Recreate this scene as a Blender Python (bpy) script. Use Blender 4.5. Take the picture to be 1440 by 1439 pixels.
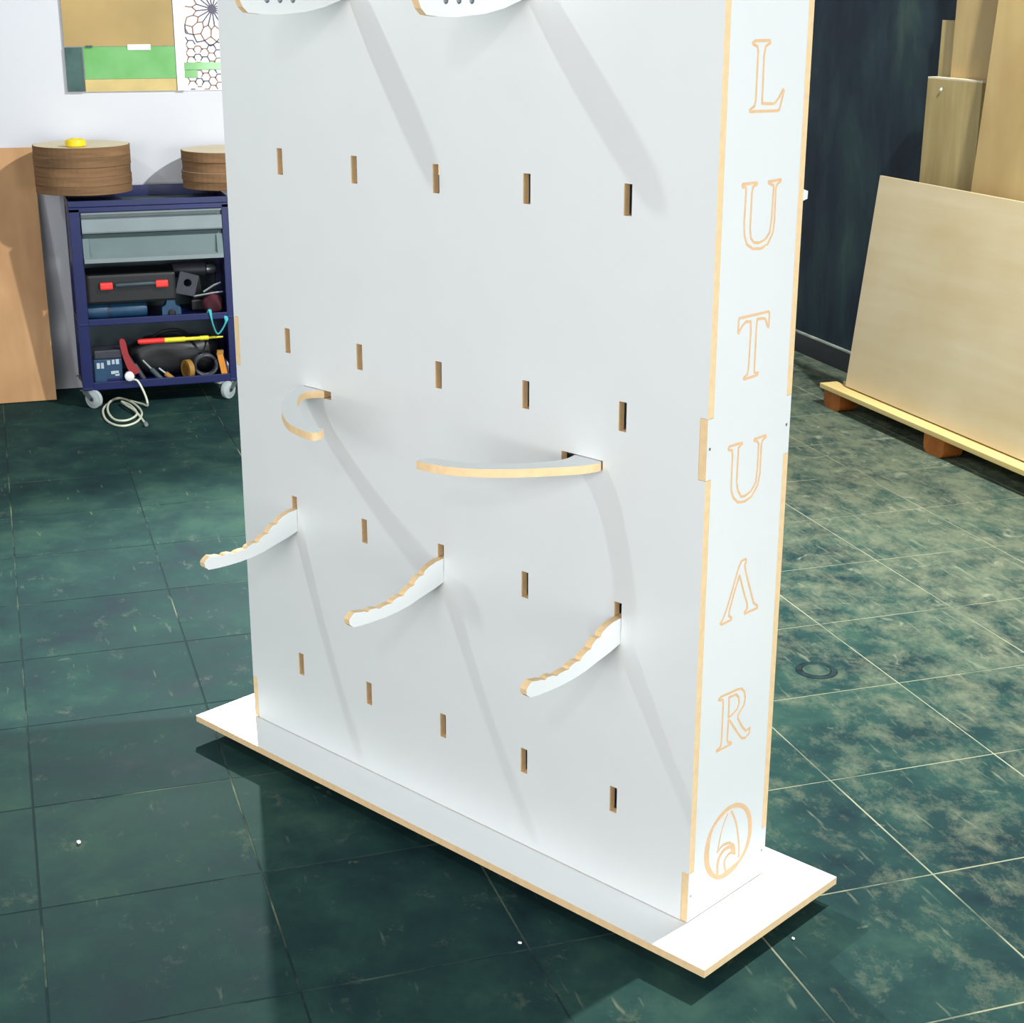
import bpy, bmesh, math, random
from mathutils import Vector, Matrix
from mathutils.geometry import delaunay_2d_cdt

random.seed(7)
S = bpy.context.scene
for o in list(bpy.data.objects):
    bpy.data.objects.remove(o)
COL = S.collection
PI = math.pi


def c(r, g, b):
    f = lambda v: (v / 255 / 12.92) if v <= 10.3 else ((v / 255 + 0.055) / 1.055) ** 2.4
    return (f(r), f(g), f(b), 1)


# ------------------------------------------------------------------ camera
CAM_LOC = Vector((3.410, -0.590, 1.756))
FW = Vector((-0.903, 0.295, -0.311)).normalized()
RT = Vector((0.310, 0.951, 0.002))
RT = (RT - FW * RT.dot(FW)).normalized()
UP = RT.cross(FW)
cam_d = bpy.data.cameras.new('camera')
cam = bpy.data.objects.new('camera', cam_d)
COL.objects.link(cam)
M = Matrix(((RT.x, UP.x, -FW.x), (RT.y, UP.y, -FW.y), (RT.z, UP.z, -FW.z))).to_4x4()
M.translation = CAM_LOC
cam.matrix_world = M
cam_d.sensor_fit = 'HORIZONTAL'
cam_d.sensor_width = 36
cam_d.lens = 55.238
cam_d.clip_start = 0.02
S.camera = cam

# ------------------------------------------------------------------ view, world
S.view_settings.view_transform = 'Standard'
S.view_settings.look = 'None'
S.view_settings.gamma = 1
S.view_settings.use_curve_mapping = False
S.view_settings.exposure = 0.0
w = bpy.data.worlds.new('world')
S.world = w
w.use_nodes = True
w.node_tree.nodes['Background'].inputs[0].default_value = (0.86, 0.95, 1.0, 1)
w.node_tree.nodes['Background'].inputs[1].default_value = 0.19


# ------------------------------------------------------------------ workshop lamps and added fill lights
def lamp(name, kind, loc, power, col=(1, 1, 1), size=0.1, aim=None, **kw):
    d = bpy.data.lights.new(name, kind)
    d.energy = power
    d.color = col
    if kind in ('POINT', 'SPOT'):
        d.shadow_soft_size = size
    if kind == 'AREA':
        d.shape = 'RECTANGLE'
        d.size, d.size_y = size
    for k, v in kw.items():
        setattr(d, k, v)
    o = bpy.data.objects.new(name, d)
    COL.objects.link(o)
    o.location = loc
    if aim is not None:
        o.rotation_euler = (Vector(aim) - Vector(loc)).to_track_quat('-Z', 'Y').to_euler()
    return o


# wall flood light above the sample board, throwing the stand's shadow to the front
lamp('wall_flood_light', 'SPOT', (-3.9, 0.42, 2.45), 1250, (0.90, 1.0, 0.97), 0.05, (1.4, 0.3, 0.5),
     spot_size=math.radians(86), spot_blend=0.75)
# ceiling lamp beside the dark wall
lamp('ceiling_lamp_back', 'POINT', (0.0, 2.66, 3.8), 1050, (0.97, 1.0, 0.97), 0.07)
# ceiling lamp in front of the stand: the hooks' long shadows
lamp('ceiling_lamp_front', 'POINT', (-0.23, -2.53, 4.05), 160, (0.92, 1.0, 1.0), 0.06)
# weaker lamp behind the viewer
lamp('ceiling_lamp_near', 'POINT', (3.8, -1.35, 2.8), 40, (1.0, 1.0, 0.97), 0.08)
# broad soft fill added behind the viewer to brighten the front panel
lamp('front_fill_light', 'AREA', (4.3, -3.2, 1.9), 188, (1.0, 0.985, 0.97), (3.4, 2.2), (0.5, 0.2, 1.0))
# cool soft fill added on the right to brighten the lettered side
lamp('side_fill_light', 'AREA', (5.9, 2.9, 1.35), 258, (0.95, 0.99, 1.0), (2.6, 2.0), (1.0, 0.6, 1.0))


# ------------------------------------------------------------------ materials
def nt(name, base, rough=0.5, metal=0.0, spec=0.5):
    m = bpy.data.materials.new(name)
    m.use_nodes = True
    b = m.node_tree.nodes['Principled BSDF']
    b.inputs['Base Color'].default_value = base
    b.inputs['Roughness'].default_value = rough
    b.inputs['Metallic'].default_value = metal
    b.inputs['Specular IOR Level'].default_value = spec
    return m, m.node_tree.nodes, m.node_tree.links, b


def plain(name, base, rough=0.5, metal=0.0, spec=0.5, var=0.06, scale=30.0, bump=0.0, stretch=(1, 1, 1)):
    """colour with a slight procedural variation and optional fine relief"""
    m, N, L, b = nt(name, base, rough, metal, spec)
    tc = N.new('ShaderNodeTexCoord')
    mp = N.new('ShaderNodeMapping')
    mp.inputs['Scale'].default_value = stretch
    L.new(tc.outputs['Object'], mp.inputs[0])
    no = N.new('ShaderNodeTexNoise')
    no.inputs['Scale'].default_value = scale
    no.inputs['Detail'].default_value = 4
    L.new(mp.outputs[0], no.inputs['Vector'])
    r = N.new('ShaderNodeValToRGB')
    r.color_ramp.elements[0].position = 0.3
    r.color_ramp.elements[1].position = 0.7
    r.color_ramp.elements[0].color = tuple(max(0, v * (1 - var)) for v in base[:3]) + (1,)
    r.color_ramp.elements[1].color = tuple(min(1, v * (1 + var)) for v in base[:3]) + (1,)
    L.new(no.outputs['Fac'], r.inputs[0])
    L.new(r.outputs[0], b.inputs['Base Color'])
    if bump:
        bp = N.new('ShaderNodeBump')
        bp.inputs['Strength'].default_value = bump
        bp.inputs['Distance'].default_value = 0.002
        L.new(no.outputs['Fac'], bp.inputs['Height'])
        L.new(bp.outputs[0], b.inputs['Normal'])
    return m


def wood(name, light, dark, stretch=(1, 1, 1), scale=6.0, rough=0.55, lo=0.3, hi=0.75):
    """grain: noise stretched along one axis, over broad blotches"""
    m, N, L, b = nt(name, light, rough, 0, 0.3)
    tc = N.new('ShaderNodeTexCoord')
    mp = N.new('ShaderNodeMapping')
    mp.inputs['Scale'].default_value = stretch
    L.new(tc.outputs['Object'], mp.inputs[0])
    n1 = N.new('ShaderNodeTexNoise')
    n1.inputs['Scale'].default_value = scale
    n1.inputs['Detail'].default_value = 6
    n1.inputs['Distortion'].default_value = 0.6
    L.new(mp.outputs[0], n1.inputs['Vector'])
    n2 = N.new('ShaderNodeTexNoise')
    n2.inputs['Scale'].default_value = 2.2
    n2.inputs['Detail'].default_value = 3
    L.new(tc.outputs['Object'], n2.inputs['Vector'])
    mx = N.new('ShaderNodeMix')
    mx.inputs[0].default_value = 0.5
    L.new(n1.outputs['Fac'], mx.inputs[2])
    L.new(n2.outputs['Fac'], mx.inputs[3])
    r = N.new('ShaderNodeValToRGB')
    r.color_ramp.elements[0].position = lo
    r.color_ramp.elements[0].color = dark
    r.color_ramp.elements[1].position = hi
    r.color_ramp.elements[1].color = light
    L.new(mx.outputs[0], r.inputs[0])
    L.new(r.outputs[0], b.inputs['Base Color'])
    return m


def ramp(N, pts):
    r = N.new('ShaderNodeValToRGB')
    e = r.color_ramp.elements
    while len(e) < len(pts):
        e.new(0.5)
    for k, (p, col) in enumerate(pts):
        e[k].position = p
        e[k].color = col
    return r


def noise(N, L, vec, scale, detail=5, dist=0.0, rough=0.6):
    n = N.new('ShaderNodeTexNoise')
    n.inputs['Scale'].default_value = scale
    n.inputs['Detail'].default_value = detail
    n.inputs['Distortion'].default_value = dist
    n.inputs['Roughness'].default_value = rough
    L.new(vec, n.inputs['Vector'])
    return n.outputs['Fac']


def mixc(N, L, fac, a, b):
    m = N.new('ShaderNodeMix')
    m.data_type = 'RGBA'
    for s, v in ((m.inputs[0], fac), (m.inputs[6], a), (m.inputs[7], b)):
        if hasattr(v, 'is_linked'):
            L.new(v, s)
        else:
            s.default_value = v
    return m.outputs[2]


def slate_tile():
    m, N, L, b = nt('slate_tile', c(60, 92, 84), 0.6, 0, 0.04)
    g = N.new('ShaderNodeNewGeometry')
    pos = g.outputs['Position']
    oi = N.new('ShaderNodeObjectInfo')
    def math_(op, a, b_, c_=None):
        q = N.new('ShaderNodeMath'); q.operation = op
        for k, v in enumerate((a, b_, c_)):
            if v is None: continue
            if hasattr(v, 'is_linked'): L.new(v, q.inputs[k])
            else: q.inputs[k].default_value = v
        return q.outputs[0]
    broad = noise(N, L, pos, 1.1, 4, 0.3)
    mid = noise(N, L, pos, 5.0, 7, 0.2, 0.65)
    # side of the room nearer the timber store is more worn
    sx = N.new('ShaderNodeSeparateXYZ')
    L.new(pos, sx.inputs[0])
    mr = N.new('ShaderNodeMapRange')
    mr.inputs['From Min'].default_value = 0.5
    mr.inputs['From Max'].default_value = 2.3
    L.new(sx.outputs['Y'], mr.inputs['Value'])
    worn = mr.outputs[0]
    v = math_('MULTIPLY_ADD', mid, 0.55, math_('MULTIPLY', broad, 0.45))
    v = math_('MULTIPLY_ADD', oi.outputs['Random'], 0.06, v)
    v = math_('SUBTRACT', v, 0.03)
    r1 = ramp(N, [(0.36, c(24, 42, 48)), (0.50, c(35, 61, 59)), (0.64, c(54, 80, 70))])
    L.new(v, r1.inputs[0])
    col = r1.outputs[0]
    # beige worn patches
    mp = N.new('ShaderNodeMapping')
    mp.inputs['Rotation'].default_value = (0, 0, 0.5)
    mp.inputs['Scale'].default_value = (1.0, 1.3, 1)
    L.new(pos, mp.inputs[0])
    sc = noise(N, L, mp.outputs[0], 7.0, 10, 0.2, 0.78)
    sc = math_('MULTIPLY_ADD', worn, 0.22, sc)
    rs = ramp(N, [(0.58, (0, 0, 0, 1)), (0.80, (0.7, 0.7, 0.7, 1))])
    L.new(sc, rs.inputs[0])
    col = mixc(N, L, rs.outputs[0], col, c(116, 120, 98))
    # short scratches in two directions
    for ang, th in ((0.35, 0.70), (-0.75, 0.69)):
        mq = N.new('ShaderNodeMapping')
        mq.inputs['Rotation'].default_value = (0, 0, ang)
        mq.inputs['Scale'].default_value = (3.4, 22.0, 1)
        L.new(pos, mq.inputs[0])
        q = noise(N, L, mq.outputs[0], 2.0, 3, 0.3, 0.5)
        q = math_('MULTIPLY_ADD', worn, 0.08, q)
        rq = ramp(N, [(th, (0, 0, 0, 1)), (th + 0.12, (0.35, 0.35, 0.35, 1))])
        L.new(q, rq.inputs[0])
        col = mixc(N, L, rq.outputs[0], col, c(150, 152, 126))
    # pale spots where dust has stuck
    sp = noise(N, L, pos, 11.0, 6, 0.8, 0.6)
    sp = math_('MULTIPLY_ADD', worn, 0.10, sp)
    rp = ramp(N, [(0.70, (0, 0, 0, 1)), (0.82, (0.55, 0.55, 0.55, 1))])
    L.new(sp, rp.inputs[0])
    col = mixc(N, L, rp.outputs[0], col, c(160, 162, 138))
    L.new(col, b.inputs['Base Color'])
    rr = ramp(N, [(0.3, (0.6, 0.6, 0.6, 1)), (0.7, (0.8, 0.8, 0.8, 1))])
    L.new(mid, rr.inputs[0])
    L.new(rr.outputs[0], b.inputs['Roughness'])
    bp = N.new('ShaderNodeBump')
    bp.inputs['Strength'].default_value = 0.2
    bp.inputs['Distance'].default_value = 0.003
    L.new(mid, bp.inputs['Height'])
    L.new(bp.outputs[0], b.inputs['Normal'])
    return m


def grout_mat():
    m, N, L, b = nt('dusty_grout', c(150, 155, 128), 0.9, 0, 0.1)
    g = N.new('ShaderNodeNewGeometry')
    n = noise(N, L, g.outputs['Position'], 2.2, 5, 0.5)
    sx = N.new('ShaderNodeSeparateXYZ')
    L.new(g.outputs['Position'], sx.inputs[0])
    mr = N.new('ShaderNodeMapRange')
    mr.inputs['From Min'].default_value = -0.2
    mr.inputs['From Max'].default_value = 1.4
    mr.inputs['To Min'].default_value = -0.08
    mr.inputs['To Max'].default_value = 0.16
    L.new(sx.outputs['Y'], mr.inputs['Value'])
    ad = N.new('ShaderNodeMath'); ad.operation = 'ADD'
    L.new(n, ad.inputs[0]); L.new(mr.outputs[0], ad.inputs[1])
    r = ramp(N, [(0.40, c(30, 48, 48)), (0.52, c(84, 96, 82)), (0.66, c(146, 146, 122))])
    L.new(ad.outputs[0], r.inputs[0])
    L.new(r.outputs[0], b.inputs['Base Color'])
    return m


def dark_wall_mat():
    m, N, L, b = nt('dark_plaster', c(40, 60, 70), 0.75, 0, 0.2)
    g = N.new('ShaderNodeNewGeometry')
    mp = N.new('ShaderNodeMapping')
    mp.inputs['Scale'].default_value = (1.5, 1, 0.6)
    mp.inputs['Rotation'].default_value = (0, 0.18, 0)
    L.new(g.outputs['Position'], mp.inputs[0])
    n = noise(N, L, mp.outputs[0], 1.5, 5, 0.3)
    r = ramp(N, [(0.34, c(17, 25, 31)), (0.48, c(26, 38, 50)), (0.60, c(36, 55, 60)), (0.74, c(66, 84, 74))])
    L.new(n, r.inputs[0])
    L.new(r.outputs[0], b.inputs['Base Color'])
    return m


MT = {}
MT['white'] = plain('white_laminate', c(228, 231, 232), 0.33, var=0.01, scale=8)
MT['edge'] = plain('mdf_edge', c(236, 204, 158), 0.8, var=0.06, scale=60, bump=0.15)
MT['groove'] = plain('mdf_groove', c(230, 194, 152), 0.9, var=0.04, scale=60)
MT['inside'] = plain('mdf_inside', c(120, 96, 70), 0.9)
MT['tile'] = slate_tile()
MT['grout'] = grout_mat()
MT['wallw'] = plain('white_wall_paint', c(205, 206, 213), 0.8, var=0.012, scale=3)
MT['walld'] = dark_wall_mat()
MT['skirt'] = plain('dark_skirting', c(24, 30, 38), 0.5, var=0.2, scale=6)
MT['dust'] = plain('dusty_edge', c(150, 158, 145), 0.9, var=0.4, scale=9)
MT['navy'] = plain('navy_enamel', c(20, 30, 84), 0.35, var=0.1, scale=8)
MT['drawer'] = plain('grey_enamel', c(122, 134, 138), 0.4, var=0.08, scale=6)
MT['drawer2'] = plain('green_grey_enamel', c(98, 116, 118), 0.4, var=0.1, scale=6)
MT['tray'] = plain('tray_mat', c(54, 70, 78), 0.6, var=0.2, scale=12)
MT['black'] = plain('black_plastic', c(22, 23, 27), 0.45, var=0.2)
MT['dgrey'] = plain('dark_grey_plastic', c(52, 54, 64), 0.5, var=0.15)
MT['red'] = plain('red_plastic', c(236, 58, 54), 0.4, var=0.05)
MT['dred'] = plain('dark_red_rubber', c(150, 40, 46), 0.5, var=0.1)
MT['maroon'] = plain('maroon_cloth', c(74, 26, 38), 0.9, var=0.2)
MT['teal'] = plain('teal_plastic', c(26, 66, 98), 0.5, var=0.15)
MT['strap'] = plain('turquoise_webbing', c(70, 178, 186), 0.8, var=0.1)
MT['yellow'] = plain('yellow_plastic', c(240, 206, 20), 0.45, var=0.04)
MT['yel2'] = plain('yellow_rod', c(226, 214, 52), 0.5, var=0.08)
MT['orange'] = plain('orange_plastic', c(214, 136, 40), 0.5, var=0.1)
MT['ochre'] = plain('ochre_tape', c(160, 118, 50), 0.6, var=0.1)
MT['steel'] = plain('brushed_steel', c(170, 178, 182), 0.35, 0.8, var=0.08)
MT['rubber'] = plain('grey_caster_rubber', c(176, 186, 188), 0.6, var=0.06)
MT['cable'] = plain('white_cable', c(216, 220, 200), 0.5, var=0.05)
MT['label'] = plain('white_print', c(180, 190, 200), 0.6, var=0.1)
MT['kraft'] = wood('brown_board_edge', c(150, 114, 80), c(92, 68, 48), (1, 1, 14), 5, 0.9)
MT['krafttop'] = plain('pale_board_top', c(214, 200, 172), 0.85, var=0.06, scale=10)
MT['ply'] = wood('pale_plywood', c(226, 210, 178), c(204, 180, 136), (0.5, 4, 4), 2.2)
MT['ply2'] = wood('tan_plywood', c(196, 172, 118), c(160, 128, 78), (3, 3, 0.5), 1.6)
MT['board'] = wood('old_board', c(190, 170, 116), c(142, 118, 66), (7, 7, 0.8), 2.5)
MT['deck'] = wood('pallet_deck', c(236, 214, 150), c(210, 180, 112), (0.6, 8, 8), 3)
MT['block'] = wood('pallet_block', c(196, 120, 52), c(140, 74, 28), (4, 4, 4), 4)
MT['leanwood'] = wood('reddish_plywood', c(212, 168, 120), c(158, 112, 74), (3, 3, 0.7), 2.4)
MT['brownpanel'] = plain('brown_panel', c(168, 140, 84), 0.45, var=0.12, scale=4)
MT['tanpanel'] = plain('tan_panel', c(196, 172, 112), 0.5, var=0.12, scale=8)
MT['coverring'] = plain('cover_ring', c(30, 46, 48), 0.9, spec=0.1, var=0.6, scale=26)
MT['slate'] = plain('slate_sample', c(54, 84, 82), 0.6, var=0.35, scale=14)
MT['whitegloss'] = plain('white_gloss', c(240, 240, 246), 0.25, var=0.01)
MT['rib'] = plain('lattice_brown', c(150, 112, 92), 0.6, var=0.15, scale=30)
MT['rib2'] = plain('lattice_grey', c(90, 84, 104), 0.6, var=0.1, scale=30)
gm, gN, gL, gb = nt('green_acrylic', c(112, 202, 104), 0.12, 0, 0.5)
gm_n = noise(gN, gL, gN.new('ShaderNodeTexCoord').outputs['Object'], 5, 3)
gm_r = ramp(gN, [(0.3, c(88, 160, 76)), (0.7, c(116, 178, 108))])
gL.new(gm_n, gm_r.inputs[0]); gL.new(gm_r.outputs[0], gb.inputs['Base Color'])
MT['green'] = gm


# ------------------------------------------------------------------ mesh helpers
class MB:
    def __init__(s):
        s.v = []; s.f = []; s.m = []

    def add(s, vs, fs, mi=0):
        o = len(s.v)
        s.v += [tuple(p) for p in vs]
        s.f += [tuple(i + o for i in f) for f in fs]
        s.m += [mi] * len(fs)
        return s

    def box(s, x0, x1, y0, y1, z0, z1, mi=0, ch=0.0):
        """box; ch > 0 chamfers the top and vertical edges a little"""
        if ch <= 0:
            vs = [(x, y, z) for z in (z0, z1) for x, y in ((x0, y0), (x1, y0), (x1, y1), (x0, y1))]
            fs = [(3, 2, 1, 0), (4, 5, 6, 7), (0, 1, 5, 4), (1, 2, 6, 5), (2, 3, 7, 6), (3, 0, 4, 7)]
            return s.add(vs, fs, mi)
        bm = bmesh.new()
        bmesh.ops.create_cube(bm, size=1)
        for p in bm.verts:
            p.co = Vector(((x0 + x1) / 2 + p.co.x * (x1 - x0), (y0 + y1) / 2 + p.co.y * (y1 - y0),
                           (z0 + z1) / 2 + p.co.z * (z1 - z0)))
        bmesh.ops.bevel(bm, geom=bm.edges[:], offset=ch, segments=2, affect='EDGES', profile=0.6)
        s.bm(bm, mi)
        return s

    def bm(s, bm, mi=0):
        bm.verts.index_update()
        s.add([p.co[:] for p in bm.verts], [[q.index for q in f.verts] for f in bm.faces], mi)
        bm.free()
        return s

    def prism(s, poly, axis, a0, a1, mi=0, mside=None):
        """polygon in the two other axes, extruded along axis"""
        n = len(poly)
        def P(u, v, a):
            return {0: (a, u, v), 1: (u, a, v), 2: (u, v, a)}[axis]
        vs = [P(u, v, a0) for u, v in poly] + [P(u, v, a1) for u, v in poly]
        s.add(vs, [tuple(range(n)), tuple(range(2 * n - 1, n - 1, -1))], mi)
        s.add(vs, [(i, (i + 1) % n, n + (i + 1) % n, n + i) for i in range(n)], mi if mside is None else mside)
        return s

    def lathe(s, prof, cen=(0, 0, 0), n=24, mi=0, axis=2):
        vs = []; fs = []
        for r, h in prof:
            for k in range(n):
                a = 2 * PI * k / n
                u, v = r * math.cos(a), r * math.sin(a)
                p = {2: (u, v, h), 0: (h, u, v), 1: (u, h, v)}[axis]
                vs.append((p[0] + cen[0], p[1] + cen[1], p[2] + cen[2]))
        for i in range(len(prof) - 1):
            for k in range(n):
                fs.append((i * n + k, i * n + (k + 1) % n, (i + 1) * n + (k + 1) % n, (i + 1) * n + k))
        if prof[0][0] > 1e-6: fs.append(tuple(range(n - 1, -1, -1)))
        if prof[-1][0] > 1e-6: fs.append(tuple(range((len(prof) - 1) * n, len(prof) * n)))
        return s.add(vs, fs, mi)

    def tube(s, pts, r, n=8, mi=0, closed=False, flat=None):
        pts = [Vector(p) for p in pts]
        vs = []; fs = []; m = len(pts)
        up = Vector((0, 0, 1))
        for i, p in enumerate(pts):
            a = pts[i - 1] if (i or closed) else p
            b = pts[(i + 1) % m] if (i < m - 1 or closed) else p
            t = (b - a).normalized()
            x = t.cross(up)
            if x.length < 0.05: x = t.cross(Vector((1, 0, 0)))
            x.normalize(); y = x.cross(t)
            rr = r[i] if isinstance(r, (list, tuple)) else r
            for k in range(n):
                q = 2 * PI * k / n
                vs.append(p + x * (rr * math.cos(q)) + y * ((flat or rr) * math.sin(q)))
        for i in range(m if closed else m - 1):
            j = (i + 1) % m
            for k in range(n):
                fs.append((i * n + k, i * n + (k + 1) % n, j * n + (k + 1) % n, j * n + k))
        if not closed:
            fs += [tuple(range(n - 1, -1, -1)), tuple(range((m - 1) * n, m * n))]
        return s.add(vs, fs, mi)

    def build(s, name, mats, parent=None, smooth=False, bevel=0.0, xf=None):
        me = bpy.data.meshes.new(name)
        vs = [tuple(xf @ Vector(p)) for p in s.v] if xf is not None else s.v
        me.from_pydata(vs, [], s.f)
        for q in (mats if isinstance(mats, (list, tuple)) else [mats]):
            me.materials.append(MT[q])
        me.polygons.foreach_set('material_index', s.m)
        bm = bmesh.new(); bm.from_mesh(me)
        bmesh.ops.recalc_face_normals(bm, faces=bm.faces)
        bm.to_mesh(me); bm.free()
        if smooth:
            me.polygons.foreach_set('use_smooth', [True] * len(me.polygons))
            me.update()
        o = bpy.data.objects.new(name, me)
        COL.objects.link(o)
        if parent: o.parent = parent
        if smooth:
            try:
                me.set_sharp_from_angle(angle=math.radians(40))
            except Exception:
                pass
        if bevel:
            b = o.modifiers.new('bevel', 'BEVEL')
            b.width = bevel; b.segments = 2; b.limit_method = 'ANGLE'
        return o


def empty(name, loc, rz=0.0):
    o = bpy.data.objects.new(name, None)
    o.empty_display_size = 0.1
    COL.objects.link(o)
    o.location = loc; o.rotation_euler = (0, 0, rz)
    return o


def tag(o, label=None, cat=None, group=None, kind=None):
    for k, v in (('label', label), ('category', cat), ('group', group), ('kind', kind)):
        if v: o[k] = v
    return o


def copy_tree(o, parent=None):
    q = o.copy(); COL.objects.link(q)
    if parent: q.parent = parent
    for ch in list(o.children): copy_tree(ch, q)
    return q


def smoothline(pts, k=5, closed=False):
    """Catmull-Rom through the points"""
    n = len(pts); out = []
    rng = range(n if closed else n - 1)
    for i in rng:
        g = lambda j: pts[j % n] if closed else pts[max(0, min(n - 1, j))]
        p0, p1, p2, p3 = g(i - 1), g(i), g(i + 1), g(i + 2)
        for s in range(k):
            t = s / k
            out.append(tuple(0.5 * (2 * b + (cc - a) * t + (2 * a - 5 * b + 4 * cc - d) * t * t
                                    + (3 * b - a - 3 * cc + d) * t ** 3) for a, b, cc, d in zip(p0, p1, p2, p3)))
    if not closed: out.append(tuple(pts[-1]))
    return out


def stroke(pts, width, closed=True):
    """quads and round joints covering a line of the given width"""
    polys = []; h = width / 2; n = len(pts)
    for i in range(n if closed else n - 1):
        a, b = Vector(pts[i]), Vector(pts[(i + 1) % n])
        d = b - a
        if d.length < 1e-6: continue
        q = Vector((-d.y, d.x)).normalized() * h
        polys.append([tuple(a - q), tuple(b - q), tuple(b + q), tuple(a + q)])
    for p in pts:
        polys.append([(p[0] + h * math.cos(2 * PI * k / 8), p[1] + h * math.sin(2 * PI * k / 8)) for k in range(8)])
    return polys


def area2(poly):
    return sum(poly[i][0] * poly[(i + 1) % len(poly)][1] - poly[(i + 1) % len(poly)][0] * poly[i][1]
               for i in range(len(poly)))


def sheet(outline, holes, place, thick, engrave=(), islands=(), depth=0.0009):
    """CNC-cut laminated board: face at w=0, back at w=thick. place(u, v, w) gives the 3-D point.
    Materials: 0 laminate, 1 cut edge, 2 milled groove."""
    polys = [outline] + list(holes) + list(engrave) + list(islands)
    kinds = ['o'] + ['h'] * len(holes) + ['e'] * len(engrave) + ['i'] * len(islands)
    vs = []; fs = []
    for p in polys:
        p = list(p) if area2(p) > 0 else list(p)[::-1]
        fs.append(list(range(len(vs), len(vs) + len(p))))
        vs += [Vector(q) for q in p]
    rv, re, rf, ov, oe, of = delaunay_2d_cdt(vs, [], fs, 0, 1e-6, True)
    state = []
    for f, ids in zip(rf, of):
        k = {kinds[i] for i in ids}
        state.append(0 if ('o' not in k or 'h' in k) else (2 if ('e' in k and 'i' not in k) else 1))
    mb = MB()
    edges = {}
    for f, st in zip(rf, state):
        if not st: continue
        w0 = depth if st == 2 else 0.0
        p = [rv[i] for i in f]
        mb.add([place(q.x, q.y, w0) for q in p], [tuple(range(len(p)))], 2 if st == 2 else 0)
        mb.add([place(q.x, q.y, thick) for q in p], [tuple(range(len(p)))[::-1]], 0)
        for i in range(len(f)):
            edges.setdefault(tuple(sorted((f[i], f[(i + 1) % len(f)]))), []).append(st)
    for (a, b), st in edges.items():
        A, B = rv[a], rv[b]
        if len(st) == 1:
            w0 = depth if st[0] == 2 else 0.0
            mb.add([place(A.x, A.y, w0), place(B.x, B.y, w0), place(B.x, B.y, thick), place(A.x, A.y, thick)], [(0, 1, 2, 3)], 1)
        elif sorted(st) == [1, 2]:
            mb.add([place(A.x, A.y, 0), place(B.x, B.y, 0), place(B.x, B.y, depth), place(A.x, A.y, depth)], [(0, 1, 2, 3)], 2)
    # weld
    bm = bmesh.new()
    me = bpy.data.meshes.new('tmp')
    me.from_pydata(mb.v, [], mb.f)
    me.polygons.foreach_set('material_index', mb.m)
    bm.from_mesh(me)
    bmesh.ops.remove_doubles(bm, verts=bm.verts, dist=1e-6)
    out = MB()
    bm.verts.index_update()
    out.v = [p.co[:] for p in bm.verts]
    out.f = [tuple(q.index for q in f.verts) for f in bm.faces]
    out.m = [f.material_index for f in bm.faces]
    bm.free(); bpy.data.meshes.remove(me)
    return out


SHEET_MATS = ['white', 'edge', 'groove']

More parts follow.
